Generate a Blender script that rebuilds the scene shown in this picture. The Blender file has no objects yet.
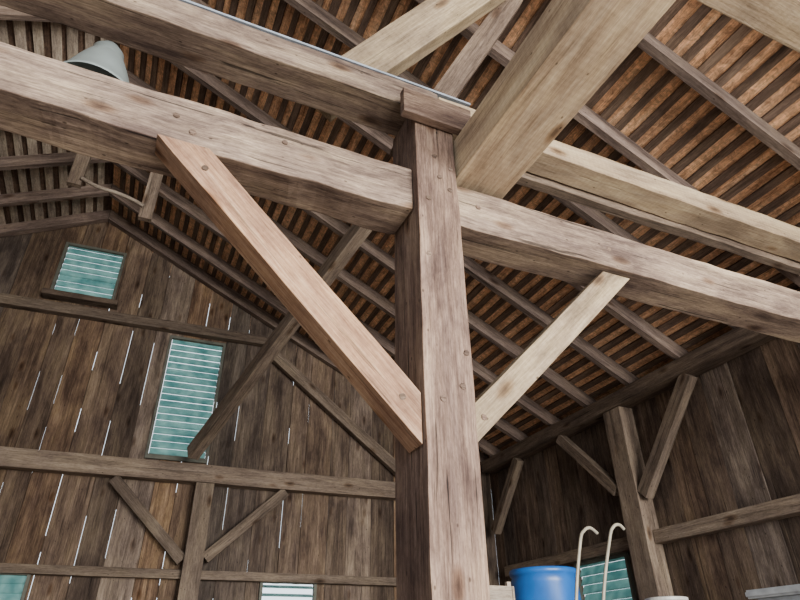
import bpy, bmesh, math, random
from mathutils import Vector, Matrix, noise
random.seed(7)
SC=bpy.context.scene
COL=SC.collection
V=Vector

# ------------------------------------------------------------------ materials
def wood(name, dark, mid, light, crack=0.5, blotch=0.5, bump=0.35, knots=True, tone=False, rnd=0.25, sat=1.0, fine=1.0, saw=0.0, mott=0.0, speck=0.45, satr=(0.8,1.3)):
    m=bpy.data.materials.new(name); m.use_nodes=True
    nt=m.node_tree; N=nt.nodes; L=nt.links
    b=N["Principled BSDF"]; b.inputs["Roughness"].default_value=0.85
    b.inputs["Specular IOR Level"].default_value=0.2
    tc=N.new("ShaderNodeTexCoord"); oi=N.new("ShaderNodeObjectInfo")
    mul=N.new("ShaderNodeMath"); mul.operation='MULTIPLY'; mul.inputs[1].default_value=37.0
    L.new(oi.outputs["Random"],mul.inputs[0])
    add=N.new("ShaderNodeVectorMath"); add.operation='ADD'
    L.new(tc.outputs["Object"],add.inputs[0]); L.new(mul.outputs[0],add.inputs[1])
    src=add.outputs[0]
    if tone:
        at=N.new("ShaderNodeAttribute"); at.attribute_name="tone"
        mt=N.new("ShaderNodeMath"); mt.operation='MULTIPLY'; mt.inputs[1].default_value=23.0
        L.new(at.outputs["Fac"],mt.inputs[0])
        add2=N.new("ShaderNodeVectorMath"); add2.operation='ADD'
        L.new(src,add2.inputs[0]); L.new(mt.outputs[0],add2.inputs[1]); src=add2.outputs[0]
    def mapped(sx,sy,sz):
        mp=N.new("ShaderNodeMapping"); mp.inputs["Scale"].default_value=(sx,sy,sz)
        L.new(src,mp.inputs[0]); return mp.outputs[0]
    def nz(vec,scale,det,dist=0.0,rough=0.6):
        n=N.new("ShaderNodeTexNoise"); n.inputs["Scale"].default_value=scale
        n.inputs["Detail"].default_value=det; n.inputs["Distortion"].default_value=dist
        n.inputs["Roughness"].default_value=rough
        L.new(vec,n.inputs["Vector"]); return n.outputs["Fac"]
    def ramp(fac,stops):
        r=N.new("ShaderNodeValToRGB"); e=r.color_ramp.elements
        e[0].position=stops[0][0]; e[0].color=(*stops[0][1],1)
        e[1].position=stops[-1][0]; e[1].color=(*stops[-1][1],1)
        for p,c in stops[1:-1]:
            x=e.new(p); x.color=(*c,1)
        L.new(fac,r.inputs[0]); return r.outputs[0]
    def mix(a,bc,fac,mode='MIX'):
        x=N.new("ShaderNodeMixRGB"); x.blend_type=mode
        if isinstance(fac,float): x.inputs[0].default_value=fac
        else: L.new(fac,x.inputs[0])
        L.new(a,x.inputs[1])
        if isinstance(bc,tuple): x.inputs[2].default_value=(*bc,1)
        else: L.new(bc,x.inputs[2])
        return x.outputs[0]
    gc=nz(mapped(0.8*fine,11*fine,11*fine),1.6,5,0.5)
    gf=nz(mapped(4.5*fine,85*fine,85*fine),1.6,6,0.25,0.75)
    mg=N.new("ShaderNodeMath"); mg.operation='MULTIPLY_ADD'; mg.inputs[1].default_value=0.45
    L.new(gc,mg.inputs[0])
    mh=N.new("ShaderNodeMath"); mh.operation='MULTIPLY'; mh.inputs[1].default_value=0.55; L.new(gf,mh.inputs[0])
    L.new(mh.outputs[0],mg.inputs[2]); g=mg.outputs[0]
    col=ramp(g,[(0.37,dark),(0.5,mid),(0.63,light)])
    # broad weather staining
    bl=nz(mapped(0.9,2.6,2.6),2.1,6,0.4,0.65)
    blr=ramp(bl,[(0.36,(0.40,0.355,0.39)),(0.5,(0.83,0.78,0.79)),(0.62,(1.16,1.13,1.06))])
    col=mix(col,blr,blotch,'MULTIPLY')
    sp=nz(mapped(22,60,60),1.5,3,0.3,0.7)
    spr=ramp(sp,[(0.35,(0.6,0.58,0.56)),(0.55,(1.08,1.08,1.08))])
    col=mix(col,spr,speck,'MULTIPLY')
    if mott:
        mo=nz(mapped(9,9,9),2.2,6,0.8,0.8)
        mor=ramp(mo,[(0.38,(0.45,0.40,0.37)),(0.48,(0.9,0.86,0.83)),(0.58,(1.4,1.32,1.22))])
        col=mix(col,mor,mott,'MULTIPLY')
    cr=nz(mapped(0.8,34,34),1.3,4,0.6,0.5)
    crr=ramp(cr,[(0.33,(0.0,0.0,0.0)),(0.365,(1,1,1))])
    col=mix(col,crr,crack,'MULTIPLY')
    if knots:
        vo=N.new("ShaderNodeTexVoronoi"); vo.inputs["Scale"].default_value=1.0
        L.new(mapped(2.6,6.5,6.5),vo.inputs["Vector"])
        kr=ramp(vo.outputs["Distance"],[(0.04,(0.16,0.10,0.07)),(0.12,(0.6,0.5,0.42)),(0.2,(1,1,1))])
        col=mix(col,kr,0.85,'MULTIPLY')
        v2=N.new("ShaderNodeTexVoronoi"); v2.inputs["Scale"].default_value=1.0
        L.new(mapped(9,16,16),v2.inputs["Vector"])
        k2=ramp(v2.outputs["Distance"],[(0.05,(0.1,0.07,0.05)),(0.085,(1,1,1))])
        col=mix(col,k2,0.7,'MULTIPLY')
    if saw:
        wv=N.new("ShaderNodeTexWave"); wv.wave_type='BANDS'; wv.bands_direction='X'; wv.inputs["Scale"].default_value=11
        wv.inputs["Distortion"].default_value=4; wv.inputs["Detail"].default_value=3; wv.inputs["Detail Scale"].default_value=0.6
        L.new(mapped(1,0.3,0.3),wv.inputs["Vector"])
        wr=ramp(wv.outputs["Fac"],[(0.2,(0.85,0.84,0.83)),(0.7,(1,1,1))]); col=mix(col,wr,saw,'MULTIPLY')
    mr=N.new("ShaderNodeMapRange"); mr.inputs[3].default_value=1-rnd; mr.inputs[4].default_value=1+rnd
    L.new(at.outputs["Fac"] if tone else oi.outputs["Random"],mr.inputs[0])
    hs=N.new("ShaderNodeHueSaturation"); hs.inputs["Saturation"].default_value=sat
    if tone:
        m2=N.new("ShaderNodeMath"); m2.operation='MULTIPLY'; m2.inputs[1].default_value=7.31; L.new(at.outputs["Fac"],m2.inputs[0])
        m3=N.new("ShaderNodeMath"); m3.operation='FRACT'; L.new(m2.outputs[0],m3.inputs[0])
        m4=N.new("ShaderNodeMapRange"); m4.inputs[3].default_value=satr[0]; m4.inputs[4].default_value=satr[1]; L.new(m3.outputs[0],m4.inputs[0])
        L.new(m4.outputs[0],hs.inputs["Saturation"])
    L.new(mr.outputs[0],hs.inputs["Value"]); L.new(col,hs.inputs["Color"])
    L.new(hs.outputs[0],b.inputs["Base Color"])
    bp=N.new("ShaderNodeBump"); bp.inputs["Strength"].default_value=bump; bp.inputs["Distance"].default_value=0.012
    ad=N.new("ShaderNodeMath"); ad.operation='ADD'
    L.new(g,ad.inputs[0]); L.new(crr,ad.inputs[1]); L.new(ad.outputs[0],bp.inputs["Height"])
    L.new(bp.outputs[0],b.inputs["Normal"])
    return m
def plain(name,c,rough=0.6,metal=0.0,nscale=12,var=0.25,bump=0.1):
    m=bpy.data.materials.new(name); m.use_nodes=True
    nt=m.node_tree; N=nt.nodes; L=nt.links; b=N["Principled BSDF"]
    b.inputs["Roughness"].default_value=rough; b.inputs["Metallic"].default_value=metal
    tc=N.new("ShaderNodeTexCoord"); n=N.new("ShaderNodeTexNoise"); n.inputs["Scale"].default_value=nscale; n.inputs["Detail"].default_value=6
    L.new(tc.outputs["Object"],n.inputs["Vector"])
    r=N.new("ShaderNodeValToRGB"); e=r.color_ramp.elements
    e[0].position=0.3; e[0].color=tuple(x*(1-var) for x in c)+(1,)
    e[1].position=0.7; e[1].color=tuple(min(1,x*(1+var)) for x in c)+(1,)
    L.new(n.outputs["Fac"],r.inputs[0]); L.new(r.outputs[0],b.inputs["Base Color"])
    bp=N.new("ShaderNodeBump"); bp.inputs["Strength"].default_value=bump; bp.inputs["Distance"].default_value=0.01
    L.new(n.outputs["Fac"],bp.inputs["Height"]); L.new(bp.outputs[0],b.inputs["Normal"])
    return m

M_POST=wood("weathered_red_brown_oak",(0.085,0.053,0.041),(0.21,0.142,0.106),(0.36,0.26,0.196),0.75,0.9)
M_BEAM=wood("weathered_grey_brown_oak",(0.095,0.068,0.053),(0.22,0.166,0.124),(0.37,0.293,0.218),0.7,1.0)
M_PALE=wood("pale_sawn_timber",(0.25,0.18,0.115),(0.41,0.315,0.205),(0.53,0.435,0.30),0.25,0.65,saw=0.35,speck=0.2)
M_TAN=wood("olive_tan_timber",(0.18,0.135,0.085),(0.33,0.255,0.165),(0.46,0.37,0.25),0.35,0.7,saw=0.3,speck=0.3)
M_BRACE=wood("tan_brace_timber",(0.20,0.105,0.065),(0.37,0.225,0.138),(0.51,0.355,0.235),0.4,0.75,saw=0.25,speck=0.25)
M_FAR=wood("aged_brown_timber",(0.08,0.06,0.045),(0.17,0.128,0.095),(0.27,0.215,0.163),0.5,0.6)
M_SIDE=wood("dark_brown_wall_timber",(0.055,0.039,0.029),(0.13,0.094,0.07),(0.215,0.162,0.122),0.5,0.6)
M_RAFT=wood("aged_rafter_timber",(0.06,0.043,0.035),(0.145,0.106,0.086),(0.24,0.186,0.154),0.4,0.6,rnd=0.3)
M_BAT=wood("brown_roof_batten",(0.05,0.033,0.024),(0.135,0.092,0.067),(0.24,0.172,0.13),0.2,0.6,knots=False,rnd=0.2,fine=1.6,mott=0.1)
M_BATL=wood("grey_tan_roof_batten",(0.18,0.14,0.108),(0.40,0.34,0.27),(0.56,0.49,0.40),0.2,0.6,knots=False,rnd=0.25,fine=1.6,mott=0.25)
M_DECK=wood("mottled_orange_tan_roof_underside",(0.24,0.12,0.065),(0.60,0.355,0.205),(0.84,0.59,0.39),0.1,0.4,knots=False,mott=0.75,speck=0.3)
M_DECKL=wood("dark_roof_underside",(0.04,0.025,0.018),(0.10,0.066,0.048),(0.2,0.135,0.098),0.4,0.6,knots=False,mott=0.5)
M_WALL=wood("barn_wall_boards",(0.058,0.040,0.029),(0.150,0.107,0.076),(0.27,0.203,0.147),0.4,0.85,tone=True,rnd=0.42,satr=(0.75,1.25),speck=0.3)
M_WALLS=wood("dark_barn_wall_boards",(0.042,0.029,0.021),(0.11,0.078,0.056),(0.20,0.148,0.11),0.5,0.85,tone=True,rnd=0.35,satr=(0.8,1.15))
M_SLAT=wood("bleached_slat",(0.2,0.15,0.11),(0.4,0.33,0.26),(0.55,0.47,0.38),0.3,0.5,knots=False)
M_PEG=wood("oak_peg",(0.05,0.033,0.025),(0.13,0.088,0.065),(0.24,0.175,0.135),0.3,0.5,knots=False)
M_METAL=plain("galvanised_metal",(0.34,0.38,0.44),0.5,0.4)
M_LAMP=plain("dull_grey_enamel",(0.33,0.38,0.38),0.4,0.2,6,0.1,0.02)
M_BLUE=plain("blue_plastic",(0.015,0.12,0.42),0.35,0,6,0.15,0.03)
M_HANDLE=plain("beige_painted_steel",(0.38,0.34,0.26),0.5,0.1)
M_FLOOR=plain("dirt_floor",(0.22,0.18,0.15),0.95,0,3,0.4,0.5)
M_GRAVEL=plain("gravel_ground",(0.28,0.25,0.22),0.95,0,5,0.4,0.5)
M_GREY=plain("grey_plastic",(0.36,0.37,0.38),0.6)
M_WHITE=plain("off_white_bucket",(0.50,0.48,0.44),0.5)
M_FRAME=plain("dark_window_frame",(0.10,0.10,0.08),0.8)
def louver_mat():
    m=bpy.data.materials.new("teal_louver"); m.use_nodes=True
    N=m.node_tree.nodes; L=m.node_tree.links; b=N["Principled BSDF"]
    b.inputs["Roughness"].default_value=0.5
    t=N.new("ShaderNodeBsdfTranslucent")
    tc=N.new("ShaderNodeTexCoord"); n=N.new("ShaderNodeTexNoise"); n.inputs["Scale"].default_value=7; n.inputs["Detail"].default_value=6
    L.new(tc.outputs["Object"],n.inputs["Vector"])
    r=N.new("ShaderNodeValToRGB"); r.color_ramp.elements[0].position=.35; r.color_ramp.elements[0].color=(0.22,0.42,0.41,1)
    r.color_ramp.elements[1].position=.65; r.color_ramp.elements[1].color=(0.46,0.65,0.61,1)
    L.new(n.outputs["Fac"],r.inputs[0]); L.new(r.outputs[0],t.inputs["Color"]); L.new(r.outputs[0],b.inputs["Base Color"])
    x=N.new("ShaderNodeMixShader"); x.inputs[0].default_value=0.75
    L.new(b.outputs[0],x.inputs[1]); L.new(t.outputs[0],x.inputs[2]); L.new(x.outputs[0],N["Material Output"].inputs["Surface"])
    return m
M_LOUV=louver_mat()

# ------------------------------------------------------------------ helpers
def meta(ob,label=None,cat=None,group=None,structure=False):
    if structure: ob["kind"]="structure"
    if label: ob["label"]=label
    if cat: ob["category"]=cat
    if group: ob["group"]=group
def hexa(name,A,B,mat,seg=1,jit=0.0,bev=0.0,parent=None,**k):
    """timber between ring A and ring B (4 corner points each); local X runs along the grain"""
    A=[V(p) for p in A]; B=[V(p) for p in B]
    ca=sum(A,V())/4; cb=sum(B,V())/4
    ax=(cb-ca).normalized(); t=(A[1]-A[0]); t=(t-ax*t.dot(ax)).normalized(); u=ax.cross(t)
    R=Matrix((ax,t,u)).transposed(); o=(ca+cb)/2; Ri=R.transposed()
    bm=bmesh.new(); rings=[]
    L0=(cb-ca).length; sd=random.uniform(0,100)
    for i in range(seg+1):
        f=i/seg; ring=[]
        for j in range(4):
            p=Ri@(A[j].lerp(B[j],f)-o)
            if jit and 0<i<seg:
                q=noise.noise_vector(V((sd+f*L0*1.8,j*3.1,0)))+0.6*noise.noise_vector(V((sd+f*L0*7,j*7.3,5)))
                p=p+V((0,q.y,q.z))*jit
            ring.append(bm.verts.new(p))
        rings.append(ring)
    for i in range(seg):
        for j in range(4):
            bm.faces.new((rings[i][j],rings[i][(j+1)%4],rings[i+1][(j+1)%4],rings[i+1][j]))
    bm.faces.new(rings[0][::-1]); bm.faces.new(rings[-1])
    bmesh.ops.recalc_face_normals(bm,faces=bm.faces)
    if bev:
        bm.edges.ensure_lookup_table()
        es=[e for e in bm.edges if len(e.link_faces)==2 and e.calc_face_angle(0)>0.8]
        bmesh.ops.bevel(bm,geom=es,offset=bev,segments=2,affect='EDGES',profile=0.6)
    me=bpy.data.meshes.new(name); bm.to_mesh(me); bm.free(); me.materials.append(mat)
    ob=bpy.data.objects.new(name,me); COL.objects.link(ob)
    M=R.to_4x4(); M.translation=o
    if parent is None: ob.matrix_world=M
    else:
        ob.parent=parent; ob.matrix_world=M
        ob.matrix_local=parent.matrix_world.inverted()@M
    meta(ob,**k); return ob
def timber(name,p0,p1,w,h,mat,up=(0,0,1),**k):
    p0=V(p0);p1=V(p1);ax=(p1-p0).normalized();up=V(up);s=ax.cross(up).normalized();u=s.cross(ax).normalized()
    ring=lambda c:[c-s*w/2-u*h/2,c+s*w/2-u*h/2,c+s*w/2+u*h/2,c-s*w/2+u*h/2]
    return hexa(name,ring(p0),ring(p1),mat,**k)
def box(name,x0,x1,y0,y1,z0,z1,mat,axis='x',**k):
    if axis=='x':
        r=lambda x:[(x,y0,z0),(x,y1,z0),(x,y1,z1),(x,y0,z1)]; return hexa(name,r(x0),r(x1),mat,**k)
    if axis=='y':
        r=lambda y:[(x0,y,z0),(x1,y,z0),(x1,y,z1),(x0,y,z1)]; return hexa(name,r(y0),r(y1),mat,**k)
    r=lambda z:[(x0,y0,z),(x1,y0,z),(x1,y1,z),(x0,y1,z)]; return hexa(name,r(z0),r(z1),mat,**k)
def mesh_obj(name,bm,mat,loc=(0,0,0),parent=None,smooth=False,**k):
    bmesh.ops.recalc_face_normals(bm,faces=bm.faces)
    me=bpy.data.meshes.new(name); bm.to_mesh(me); bm.free(); me.materials.append(mat)
    if smooth:
        for p in me.polygons: p.use_smooth=True
    ob=bpy.data.objects.new(name,me); COL.objects.link(ob); ob.location=loc
    if parent: ob.parent=parent
    meta(ob,**k); return ob
def lathe(bm,prof,seg=40):
    rings=[]
    for r,z in prof:
        rings.append([bm.verts.new((r*math.cos(2*math.pi*i/seg),r*math.sin(2*math.pi*i/seg),z)) for i in range(seg)])
    for a,b in zip(rings,rings[1:]):
        for i in range(seg): bm.faces.new((a[i],a[(i+1)%seg],b[(i+1)%seg],b[i]))
    return rings
def peg(parent,p,r=0.013,axis=(0,-1,0),l=0.006):
    ax=V(axis).normalized(); q=ax.to_track_quat('Z','Y').to_matrix().to_4x4()
    bm=bmesh.new(); rings=lathe(bm,[(r,-0.02),(r,l*0.6),(r*0.8,l)],9); bm.faces.new(rings[-1]); bm.faces.new(rings[0])
    for v in bm.verts: v.co+=V((random.uniform(-1,1),random.uniform(-1,1),random.uniform(-.5,.5)))*0.0015
    ob=mesh_obj("peg",bm,M_PEG); q.translation=V(p)
    ob.parent=parent; ob.matrix_local=parent.matrix_world.inverted()@q
    return ob
def tube(bm,pts,r,seg=10):
    pts=[V(p) for p in pts]; rings=[]
    for i,p in enumerate(pts):
        d=(pts[min(i+1,len(pts)-1)]-pts[max(i-1,0)]).normalized()
        s=d.cross(V((0,1,0.01))).normalized(); u=s.cross(d)
        rings.append([bm.verts.new(p+(s*math.cos(2*math.pi*j/seg)+u*math.sin(2*math.pi*j/seg))*r) for j in range(seg)])
    for a,b in zip(rings,rings[1:]):
        for j in range(seg): bm.faces.new((a[j],a[(j+1)%seg],b[(j+1)%seg],b[j]))
    bm.faces.new(rings[0]); bm.faces.new(rings[-1][::-1])
def smoothpath(pts,n=6):
    P=[V(p) for p in pts]; out=[]
    for i in range(len(P)-1):
        a=P[max(i-1,0)];b=P[i];c=P[i+1];d=P[min(i+2,len(P)-1)]
        for j in range(n):
            t=j/n
            out.append(0.5*((2*b)+(c-a)*t+(2*a-5*b+4*c-d)*t*t+(3*b-a-3*c+d)*t**3))
    out.append(P[-1]); return out
def addbox(bm,x0,x1,y0,y1,z0,z1,rot=None):
    vs=[V((x,y,z)) for x in(x0,x1) for y in(y0,y1) for z in(z0,z1)]
    if rot:
        c=V(((x0+x1)/2,(y0+y1)/2,(z0+z1)/2)); vs=[c+rot@(v-c) for v in vs]
    v=[bm.verts.new(p) for p in vs]
    for f in((0,1,3,2),(4,6,7,5),(0,4,5,1),(2,3,7,6),(0,2,6,4),(1,5,7,3)): bm.faces.new([v[i] for i in f])

FL=-1.5
GY=lambda X:6.69+0.043*(4.15-X)
gd=V((-1,0.043,0)).normalized(); gn=V((0.043,1,0)).normalized()
off=0.13
# ------------------------------------------------------------------ near bent
post=box("timber_post",0.88,1.08,1.74,2.0,FL,2.298,M_POST,'z',seg=90,jit=0.005,bev=0.004,
    label="thick weathered square oak post with pegs and checks",cat="post")
for p in((0.99,1.742,1.86),(1.04,1.742,1.80),(0.93,1.742,1.72),(1.05,1.742,1.93),(0.97,1.742,1.98),(1.035,1.742,0.86),(0.95,1.742,0.80),(1.06,1.742,1.0),(0.92,1.742,1.42)): peg(post,p)
for p in((0.882,1.86,1.80),(0.882,1.86,0.74)): peg(post,p,axis=(-1,0,0))
box("cap_block",0.80,1.16,1.690,1.733,2.16,2.32,M_POST,'x',seg=4,jit=0.003,bev=0.004,
    label="short brown timber block on top of the post",cat="wood block")
bl=box("tie_beam",-2.60,0.874,1.78,1.98,1.67,1.90,M_BEAM,'x',seg=90,jit=0.013,bev=0.006,
    label="heavy hewn grey-brown tie beam mortised into the post",cat="beam")
peg(bl,(-0.12,1.782,1.80)); peg(bl,(-0.05,1.782,1.74)); peg(bl,(0.3,1.782,1.83))
br=box("tie_beam",1.086,4.14,1.77,1.97,1.645,1.87,M_BEAM,'x',seg=80,jit=0.007,bev=0.005,
    label="heavy sawn tie beam running from post to side wall",cat="beam")
peg(br,(1.95,1.772,1.76)); peg(br,(1.2,1.772,1.78))
box("upper_beam",-2.60,1.03,1.775,1.975,2.305,2.467,M_BEAM,'x',seg=80,jit=0.007,bev=0.005,
    label="long brown upper beam lying across the post top",cat="beam")
box("upper_beam",1.035,4.08,1.775,1.935,2.31,2.455,M_PALE,'x',seg=60,jit=0.007,bev=0.005,
    label="pale yellowish upper beam continuing from the post top",cat="beam")
box("shade_plank",1.04,4.08,1.945,2.005,2.27,2.41,M_FAR,'x',seg=60,jit=0.006,bev=0.004,  # added dark plank: makes the shaded lower band of the pale beam
    label="added dark plank standing in for shade below the pale upper beam",cat="plank")
box("metal_strip",-2.60,1.22,1.772,1.82,2.476,2.488,M_METAL,'x',label="blue-grey galvanised metal strip along the upper beam",cat="metal strip")
box("cross_beam",1.09,1.36,-1.0,1.99,1.905,2.14,M_PALE,'y',seg=40,jit=0.003,bev=0.004,
    label="broad pale sawn beam resting on the tie beam",cat="beam")
box("cross_timber",1.05,3.9,0.60,0.76,2.15,2.30,M_PALE,'x',seg=10,jit=0.004,bev=0.005,
    label="pale timber lying over the broad cross beam",cat="beam")
# knee braces
def xzbrace(name,a,b,c,d,y0,y1,mat,**k):
    A=[(a[0],y0,a[1]),(a[0],y1,a[1]),(b[0],y1,b[1]),(b[0],y0,b[1])]
    B=[(d[0],y0,d[1]),(d[0],y1,d[1]),(c[0],y1,c[1]),(c[0],y0,c[1])]
    return hexa(name,A,B,mat,seg=24,jit=0.003,bev=0.003,**k)
k1=xzbrace("knee_brace",(-0.165,1.66),(0.02,1.66),(0.872,0.815),(0.872,0.63),1.755,1.865,M_BRACE,
    label="long tan knee brace pegged between post and tie beam",cat="brace")
peg(k1,(0.02,1.757,1.56)); peg(k1,(0.80,1.757,0.79))
k2=xzbrace("knee_brace",(2.08,1.635),(1.91,1.635),(1.088,0.80),(1.088,0.65),1.80,1.88,M_TAN,
    label="weathered olive-tan knee brace between post and tie beam",cat="brace")
peg(k2,(1.15,1.802,0.78))
timber("roof_strut",(0.50,2.14,2.56),(1.46,1.61,3.57),0.12,0.22,M_TAN,up=(0.7,0,-0.7),seg=14,jit=0.004,bev=0.005,label="broad tan canted strut rising behind the upper beam",cat="strut")
timber("roof_strut",(0.98,2.13,2.33),(1.60,1.735,3.60),0.07,0.13,M_SIDE,up=(0.7,0,-0.7),seg=10,jit=0.004,bev=0.005,label="dark brown canted strut rising behind the upper beam",cat="strut")
box("timber_post",-2.82,-2.62,1.76,2.0,FL,2.30,M_POST,'z',seg=20,jit=0.005,bev=0.008,label="weathered square oak post carrying the tie beam end",cat="post")

# ------------------------------------------------------------------ roof
TA=0.515; A=math.atan(TA); XR=-0.93; ZR=4.44-TA*XR; Y0=-1.1
RH=0.13
for sg in(1,-1):
    s=V((sg*math.cos(A),0,-math.sin(A))); n=V((sg*math.sin(A),0,math.cos(A))); r0=V((XR,0,ZR)); SL=6.35
    ys=[6.45-0.62*i for i in range(13)]
    def rafter(ya,yb,w=0.058):
        a=r0+V((sg*0.003,ya,0)); top=V((0,0,RH/math.cos(A)))
        Ar=[a-V((0,w/2,0)),a+V((0,w/2,0)),a+V((0,w/2,0))+top,a-V((0,w/2,0))+top]
        e=r0+s*SL+V((0,yb,0))
        Br=[e-V((0,w/2,0)),e+V((0,w/2,0)),e+V((0,w/2,0))+n*RH,e-V((0,w/2,0))+n*RH]
        hexa("rafter",Ar,Br,M_RAFT,seg=16,jit=0.005,label="weathered sawn rafter carrying the roof battens",cat="rafter",group="roof rafters")
    for y in ys: rafter(y,y)
    ye=lambda X:GY(X)+off-0.05
    rafter(ye(XR),ye(XR+sg*SL*math.cos(A)),0.08)
    d=0.06
    while d<SL:
        w=random.uniform(0.048,0.062) if sg>0 else random.uniform(0.07,0.09)
        c=r0+s*(d+random.uniform(-.006,.006))+n*(RH+0.013)
        timber("roof_batten",c+V((0,Y0,0)),c+V((0,GY(c.x)+off-0.006,0)),w,0.02,M_BAT if sg>0 else M_BATL,up=n,seg=30,jit=0.005,
            label="thin brown batten nailed across the rafters" if sg>0 else "thin grey-tan board nailed across the rafters",cat="roof batten",group="roof battens")
        d+=0.13 if sg>0 else 0.135
    bm=bmesh.new()
    c1=r0+V((0,0,(RH+0.030)/math.cos(A))); c2=r0+s*SL+n*(RH+0.030)
    pts=[(c1,Y0),(c2,Y0),(c2,7.6),(c1,7.6)]
    lo=[p+V((0,yy,0)) for p,yy in pts]
    R=Matrix((V((0,1,0)),s,V((0,1,0)).cross(s))).transposed(); Ri=R.transposed()
    nn=n*0.03
    l=[bm.verts.new(Ri@p) for p in lo]; h=[bm.verts.new(Ri@(p+nn)) for p in lo]
    bm.faces.new(l);bm.faces.new(h[::-1])
    for i in range(4): bm.faces.new((l[i],h[i],h[(i+1)%4],l[(i+1)%4]))
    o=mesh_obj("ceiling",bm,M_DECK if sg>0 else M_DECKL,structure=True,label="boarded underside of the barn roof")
    o.matrix_world=R.to_4x4()

# ------------------------------------------------------------------ walls
def wall(name,orig,d,nrm,s0,s1,top,openings,mat,cuts=(),leak=0.6,openp=0.5):
    """vertical boards with narrow joints, cover strips outside, some joints left open to daylight"""
    bm=bmesh.new(); tone=bm.faces.layers.float.new("tone")
    d=V((d[0],d[1],0)).normalized(); nrm=V((nrm[0],nrm[1],0)).normalized()
    planks=[]; s=s0
    while s<s1-0.02:
        w=random.uniform(0.22,0.33); e=min(s+w,s1)
        g=random.uniform(0.003,0.007)
        planks.append((s,e-g,random.random())); s=e
    P=lambda s,z,k:V(orig)+d*s+nrm*k+V((0,0,z))
    def strip(a,b,z0,z1a,z1b,t,k0,k1):
        v=[bm.verts.new(P(a,z0,k0)),bm.verts.new(P(b,z0,k0)),bm.verts.new(P(b,z1b,k0)),bm.verts.new(P(a,z1a,k0)),
           bm.verts.new(P(a,z0,k1)),bm.verts.new(P(b,z0,k1)),bm.verts.new(P(b,z1b,k1)),bm.verts.new(P(a,z1a,k1))]
        for f in((0,1,2,3),(7,6,5,4),(0,4,5,1),(1,5,6,2),(2,6,7,3),(3,7,4,0)):
            F=bm.faces.new([v[i] for i in f]); F[tone]=t
    for a,b,t in planks:
        off2=random.uniform(0,0.008)
        ed=sorted({a,b}|{q for o in openings for q in o[:2] if a<q<b}|{q for q in cuts if a<q<b})
        for x0,x1 in zip(ed,ed[1:]):
            m=(x0+x1)/2; z=FL; ops=sorted([o for o in openings if o[0]<=m<=o[1]],key=lambda o:o[2])
            for o in ops:
                strip(x0,x1,z,o[2],o[2],t,off2,off2+.022); z=o[3]
            strip(x0,x1,z,top(x0),top(x1),t,off2,off2+.022)
        j=b+0.004
        if any(o[0]-0.03<j<o[1]+0.03 for o in openings):
            ivs=[]; z=FL
            for o in sorted([o for o in openings if o[0]-0.03<j<o[1]+0.03],key=lambda o:o[2]):
                ivs.append((z,o[2])); z=o[3]
            ivs.append((z,top(min(j,s1))-0.02))
        else: ivs=[(FL,top(min(j,s1))-0.02)]
        leaky=random.random()<leak
        for za,zb in ivs:
            z=za
            while z<zb:
                ln=random.uniform(0.08,0.5); z2=min(z+ln,zb)
                strip(j-0.035,j+0.035,z,z2,z2,random.random()*0.3,0.0305,0.045)
                z=z2+(random.uniform(0.12,0.8) if (leaky and random.random()<openp) else 0.0)
    me=bpy.data.meshes.new(name); bm.to_mesh(me); bm.free(); me.materials.append(mat)
    ob=bpy.data.objects.new(name,me); COL.objects.link(ob)
    yy=V((-d.y,d.x,0)).normalized()
    R=Matrix((V((0,0,1)),yy,V((0,0,1)).cross(yy))).transposed().to_4x4()
    me.transform(R.inverted()); ob.matrix_world=R
    ob["kind"]="structure"; ob["label"]="weathered brown vertical board wall with light gaps"
    return ob
G0=V((4.36,GY(4.36),0))+gn*off
gs=lambda X:(4.36-X)/abs(gd.x)
rooftop=lambda X:ZR-TA*abs(X-XR)+(RH+0.045)/math.cos(A)
GW=[(-1.28,-0.65,3.80,4.46),(0.12,0.72,2.00,3.42),(1.50,2.05,0.05,0.76),(-1.32,-0.70,0.05,0.76)]
gop=[(gs(b),gs(a),z0,z1) for a,b,z0,z1 in GW]
wall("wall_gable",G0,gd,gn,0,gs(-6.2),lambda s:rooftop(4.36-s*abs(gd.x)),gop,M_WALL,cuts=(gs(XR),),leak=0.9,openp=0.45)
SX=4.36
SW=[(4.60,5.30,0.10,0.84)]
sop=[(a+1.1,b+1.1,z0,z1) for a,b,z0,z1 in SW]
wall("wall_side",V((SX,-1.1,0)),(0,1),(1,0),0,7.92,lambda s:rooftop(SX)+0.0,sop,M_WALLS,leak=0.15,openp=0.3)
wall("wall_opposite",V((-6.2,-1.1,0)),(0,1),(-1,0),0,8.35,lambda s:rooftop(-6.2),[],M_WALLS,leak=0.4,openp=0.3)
def window(name,o,d,inn,w,h,tilt=0.30,pitch=0.080):
    d=V(d).normalized(); inn=V(inn).normalized()
    R=Matrix((d,inn,V((0,0,1)))).transposed().to_4x4(); R.translation=V(o)
    bm=bmesh.new(); f=0.03
    addbox(bm,-f,w+f,0,0.03,-0.05,0); addbox(bm,-f,w+f,0,0.03,h,h+f)
    addbox(bm,-f,0,0,0.03,0,h); addbox(bm,w,w+f,0,0.03,0,h)
    fr=mesh_obj(name,bm,M_FRAME,structure=True,label="louvered teal glass window in a dark wooden frame"); fr.matrix_world=R
    bm=bmesh.new(); z=0.04
    while z<h+0.02:
        rot=Matrix.Rotation(tilt+random.uniform(-.05,.05),3,'X')
        addbox(bm,0.004,w-0.004,-0.020,-0.012,z-pitch*0.54,z+pitch*0.54,rot); z+=pitch
    lv=mesh_obj("louver_slats",bm,M_LOUV,label="translucent teal louver slats"); lv.parent=fr
    return fr
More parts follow.
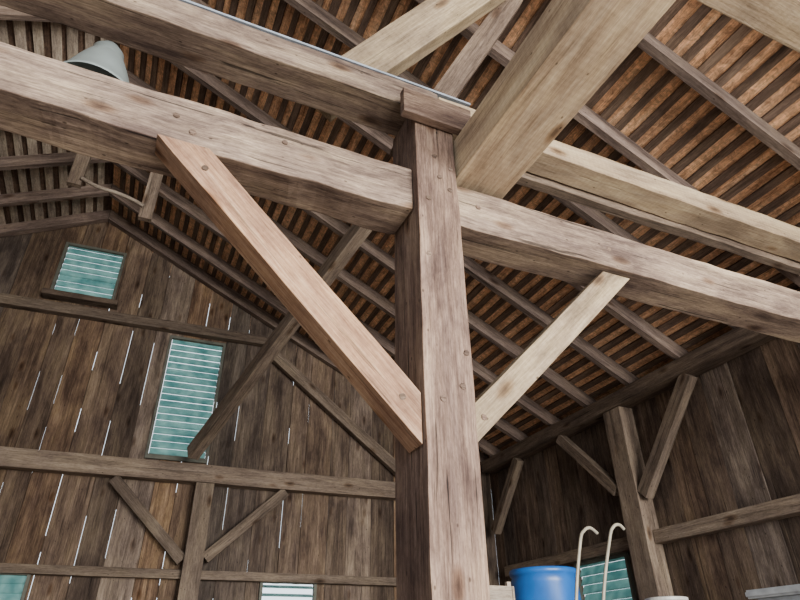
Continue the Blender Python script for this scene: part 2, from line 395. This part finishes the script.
for i,(a,b,z0,z1) in enumerate(GW):
    p=V((b,GY(b),z0))+gn*off
    window("window_%d"%(i+1),p,gd,-gn,(b-a),z1-z0,tilt=(0.25,0.35,1.2,0.3)[i])
for a,b,z0,z1 in SW:
    window("window_5",(SX,b,z0),(0,-1,0),(-1,0,0),b-a,z1-z0,tilt=0.42)
def gp(X,z,o=0.0): 
    p=V((X,GY(X),z))+gn*o; return p
def grail(name,Xa,Xb,z0,z1,dep,mat,label,cat):
    r=lambda X:[gp(X,z0,off-dep),gp(X,z0,off-0.002),gp(X,z1,off-0.002),gp(X,z1,off-dep)]
    return hexa(name,r(Xa),r(Xb),mat,seg=40,jit=0.007,bev=0.005,label=label,cat=cat)
grail("gable_rail",-6.1,4.14,1.71,1.90,0.15,M_FAR,"long weathered rail beam across the gable wall","beam")
grail("upper_rail",-3.6,1.45,3.49,3.61,0.10,M_FAR,"weathered horizontal rail high on the gable wall","beam")
grail("wall_girt",-6.1,4.14,0.765,0.85,0.09,M_FAR,"thin horizontal girt on the gable wall boards","girt")
grail("window_sill",-1.36,-0.56,3.68,3.745,0.14,M_SIDE,"dark wooden sill board below the small louvered window","sill")
def gpost(X0,X1,z0,z1,dep,label):
    r=lambda z:[gp(X0,z,off-dep),gp(X1,z,off-dep),gp(X1,z,off-0.002),gp(X0,z,off-0.002)]
    return hexa("wall_post",r(z0),r(z1),M_FAR,seg=20,jit=0.004,bev=0.005,label=label,cat="post")
gpost(0.66,0.85,FL,1.705,0.16,"square weathered wall post beneath the gable rail")
gpost(3.98,4.14,FL,2.11,0.14,"dark corner post where gable and side walls meet")
def gbrace(p,q,w,d=0.08,o=0.045,mat=None,label="thin diagonal brace nailed to the gable wall"):
    return timber("wall_brace",gp(p[0],p[1],o),gp(q[0],q[1],o),d,w,mat or M_FAR,up=gn.cross(V((q[0]-p[0],0,q[1]-p[1]))),seg=8,jit=0.003,bev=0.004,label=label,cat="brace")
gbrace((-0.16,1.69),(0.645,0.93),0.11)
gbrace((1.64,1.69),(0.865,0.96),0.11)
gbrace((1.30,3.40),(3.05,2.04),0.13,label="long diagonal brace below the gable rake")
timber("wind_brace",(0.56,6.70,1.97),(1.565,3.73,3.555),0.12,0.15,M_FAR,seg=20,jit=0.006,bev=0.006,label="long diagonal timber from the gable rail to roof",cat="brace")
box("wall_plate",4.15,4.34,-1.0,6.66,2.12,2.26,M_SIDE,'y',seg=30,jit=0.006,bev=0.006,label="dark plate beam along the side wall top",cat="beam")
for ya,yb,lab in((4.12,4.35,"square weathered side wall post with two braces"),(1.76,1.99,"dark side wall post carrying the tie beam")):
    box("wall_post",4.17,4.34,ya,yb,FL,2.115,M_FAR if ya>4 else M_SIDE,'z',seg=20,jit=0.004,bev=0.006,label=lab,cat="post")
for a,b in((-1.0,1.755),(1.995,4.115),(4.355,6.5)):
    box("wall_girt",4.25,4.355,a,b,0.87,0.98,M_FAR,'y',seg=14,jit=0.004,bev=0.005,label="horizontal girt between the side wall posts",cat="girt",group="side wall girts")
def sbrace(y0,z0,y1,z1,w=0.12):
    timber("wall_brace",(4.22,y0,z0),(4.22,y1,z1),w,0.09,M_FAR,up=(1,0,0),seg=8,jit=0.003,bev=0.004,label="diagonal brace between side wall post and plate",cat="brace")
sbrace(4.08,1.27,3.30,2.11); sbrace(4.39,1.37,5.1,2.10,0.10); sbrace(6.56,1.38,5.92,2.10,0.11)

for (x,z) in((-1.05,3.90),(-0.38,3.70)):
    zt=ZR-TA*abs(x-XR)+0.02
    box("roof_hanger",x-0.06,x+0.06,5.08,5.14,z,zt,M_FAR,'z',seg=3,jit=0.002,label="short vertical board hanging below the ridge",cat="hanger",group="ridge hangers")
bm=bmesh.new(); tube(bm,smoothpath([(-1.0,5.06,3.97),(-0.85,5.04,3.90),(-0.65,5.03,3.87),(-0.5,5.04,3.84),(-0.42,5.06,3.82)]),0.018)
mesh_obj("curved_branch",bm,M_SLAT,smooth=True,label="thin pale curved stick tied between hanging boards",cat="stick")
# lamp
lamp=bpy.data.objects.new("pendant_lamp",None); COL.objects.link(lamp); lamp.location=(-0.80,3.5,3.50)
meta(lamp,"dull grey flared metal lamp hanging below the ridge","lamp")
bm=bmesh.new(); lathe(bm,[(0.275,0.0),(0.28,0.012),(0.255,0.05),(0.225,0.13),(0.195,0.22),(0.165,0.30),(0.135,0.37),(0.115,0.40),(0.11,0.46),(0.075,0.48),(0.07,0.52),(0.001,0.525)],56); mesh_obj("lamp_shade",bm,M_LAMP,parent=lamp,smooth=True)
bm=bmesh.new(); lathe(bm,[(0.001,-0.06),(0.05,-0.04),(0.07,0.02),(0.05,0.09),(0.02,0.14),(0.001,0.15)],20); mesh_obj("bulb",bm,M_GREY,parent=lamp,smooth=True)
bm=bmesh.new(); tube(bm,[(0,0,0.52),(0,0,1.30)],0.008); mesh_obj("cord",bm,M_FRAME,parent=lamp)

# ------------------------------------------------------------------ floor and stored things
bm=bmesh.new(); addbox(bm,-6.22,4.38,-1.1,7.3,FL-0.1,FL); mesh_obj("floor",bm,M_FLOOR,structure=True,label="packed dirt barn floor")
bm=bmesh.new(); addbox(bm,-60,60,-60,60,FL-0.3,FL-0.12); mesh_obj("ground",bm,M_GRAVEL,structure=True,label="gravel ground outside the barn")
plat=bpy.data.objects.new("storage_platform",None); COL.objects.link(plat); plat.location=(3.2,3.4,FL); meta(plat,"rough wooden storage platform beside the side wall","platform")
bm=bmesh.new()
for i in range(9): addbox(bm,-0.85,0.92,-1.2+i*0.28,-1.2+i*0.28+0.265,1.16,1.2)
mesh_obj("deck",bm,M_SLAT,parent=plat)
for x in(-0.8,0.82):
    for y in(-1.1,1.1):
        bm=bmesh.new(); addbox(bm,x-0.05,x+0.05,y-0.05,y+0.05,0,1.16); mesh_obj("leg",bm,M_FAR,parent=plat)
PZ=FL+1.2
bar=bpy.data.objects.new("plastic_barrel",None); COL.objects.link(bar); bar.location=(3.06,4.15,PZ); meta(bar,"blue plastic drum with closed top and ribs","barrel")
bm=bmesh.new(); prof=[(0.001,0.0),(0.26,0.0),(0.28,0.03),(0.285,0.10),(0.29,0.28),(0.300,0.30),(0.300,0.33),(0.29,0.35),(0.29,0.55),(0.300,0.57),(0.300,0.60),(0.29,0.62),(0.285,0.80),(0.27,0.85),(0.285,0.86),(0.29,0.88),(0.285,0.90),(0.26,0.90),(0.25,0.875),(0.001,0.875)]
prof=[(r*0.89,z*1.015) for r,z in prof]
lathe(bm,prof,48); mesh_obj("body",bm,M_BLUE,parent=bar,smooth=True)
for x in(-0.15,0.15):
    bm=bmesh.new(); lathe(bm,[(0.035,0.885),(0.035,0.905),(0.001,0.905)],16); mesh_obj("bung",bm,M_BLUE,loc=(x,0,0),parent=bar)
ht=bpy.data.objects.new("hand_truck",None); COL.objects.link(ht); ht.location=(2.98,3.6,PZ); meta(ht,"beige tubular hand truck with curved handles","hand truck")
for pts in ([(-0.20,0,0.02),(-0.09,0,0.62),(0.03,0,1.03),(0.08,0,1.11),(0.14,0,1.135),(0.20,0,1.10)],[(0.0,-0.02,0.02),(0.12,-0.02,0.62),(0.28,-0.02,1.05),(0.34,-0.02,1.15),(0.40,-0.02,1.17),(0.44,-0.02,1.14)]):
    bm=bmesh.new(); tube(bm,smoothpath(pts),0.0115); mesh_obj("handle",bm,M_HANDLE,parent=ht,smooth=True)
for z,x in((0.25,-0.155),(0.6,-0.09)):
    bm=bmesh.new(); tube(bm,[(x,0,z),(x+0.205,-0.02,z)],0.009); mesh_obj("rung",bm,M_HANDLE,parent=ht)
bm=bmesh.new(); addbox(bm,-0.24,0.04,-0.14,0.03,0.0,0.012); mesh_obj("toe_plate",bm,M_HANDLE,parent=ht)
cr=bpy.data.objects.new("wooden_crate",None); COL.objects.link(cr); cr.location=(2.50,4.15,PZ); meta(cr,"pale slatted wooden crate beside the blue barrel","crate")
bm=bmesh.new()
for i in range(6):
    z=0.02+i*0.13; addbox(bm,-0.13,0.13,-0.2,-0.185,z,z+0.1); addbox(bm,-0.13,0.13,0.185,0.2,z,z+0.1); addbox(bm,-0.15,-0.135,-0.2,0.2,z,z+0.1); addbox(bm,0.135,0.15,-0.2,0.2,z,z+0.1)
mesh_obj("slats",bm,M_SLAT,parent=cr)
bm=bmesh.new()
for x in(-0.12,0.12):
    for y in(-0.17,0.17): addbox(bm,x-0.015,x+0.015,y-0.015,y+0.015,0,0.8)
addbox(bm,-0.13,0.13,-0.18,0.18,0.005,0.02)
mesh_obj("frame",bm,M_SLAT,parent=cr)
bn=bpy.data.objects.new("storage_bin",None); COL.objects.link(bn); bn.location=(3.84,2.60,PZ); meta(bn,"grey plastic storage bin with a rimmed lid","storage bin")
bm=bmesh.new(); addbox(bm,-0.22,0.22,-0.25,0.25,0,0.62); bmesh.ops.bevel(bm,geom=bm.edges[:],offset=0.03,segments=3,affect='EDGES'); mesh_obj("body",bm,M_GREY,parent=bn)
bm=bmesh.new(); addbox(bm,-0.24,0.24,-0.27,0.27,0.622,0.67); bmesh.ops.bevel(bm,geom=bm.edges[:],offset=0.012,segments=2,affect='EDGES'); mesh_obj("lid",bm,M_GREY,parent=bn)
bk=bpy.data.objects.new("bucket",None); COL.objects.link(bk); bk.location=(3.52,3.42,PZ); meta(bk,"off-white plastic bucket with a flat lid","bucket")
bm=bmesh.new(); lathe(bm,[(0.001,0),(0.11,0),(0.13,0.60),(0.137,0.61),(0.137,0.65)],32); mesh_obj("body",bm,M_WHITE,parent=bk,smooth=False)
bm=bmesh.new(); lathe(bm,[(0.14,0.652),(0.14,0.67),(0.12,0.675),(0.001,0.675)],32); mesh_obj("lid",bm,M_WHITE,parent=bk)

# ------------------------------------------------------------------ light
w=bpy.data.worlds.new("world"); SC.world=w; w.use_nodes=True
bg=w.node_tree.nodes["Background"]; bg.inputs[0].default_value=(0.82,0.91,1.0,1); bg.inputs[1].default_value=2.5
def area(name,loc,target,sx,sy,e,c):
    l=bpy.data.lights.new(name,'AREA'); l.shape='RECTANGLE'; l.size=sx; l.size_y=sy; l.energy=e; l.color=c
    o=bpy.data.objects.new(name,l); COL.objects.link(o); o.location=loc
    o.rotation_euler=(V(target)-V(loc)).to_track_quat('-Z','Y').to_euler(); return o
area("door_daylight",(2.9,-4.7,1.5),(-0.1,4.6,2.1),5.2,3.2,1850,(1,0.98,0.92))
area("ground_bounce",(2.4,-3.2,-1.3),(1.6,3.0,3.4),5.5,2.5,100,(1,0.96,0.9))

# ------------------------------------------------------------------ camera (eye at origin)
f,th,ro,ps=597.24,.548959,-.0134705,-.425615
F=V((0,math.cos(th),math.sin(th)));U=V((0,-math.sin(th),math.cos(th)));r=V((1,0,0))
r2=r*math.cos(ro)+U*math.sin(ro);U2=-r*math.sin(ro)+U*math.cos(ro)
yd=V((math.sin(ps),math.cos(ps),0));xd=V((math.cos(ps),-math.sin(ps),0))
W=lambda d:V((d.dot(xd),d.dot(yd),d.z))
c=bpy.data.cameras.new("camera"); c.sensor_width=36; c.lens=f/800*36; c.clip_start=0.02
co=bpy.data.objects.new("camera",c); COL.objects.link(co)
M=Matrix((W(r2),W(U2),-W(F))).transposed().to_4x4(); co.matrix_world=M
SC.camera=co
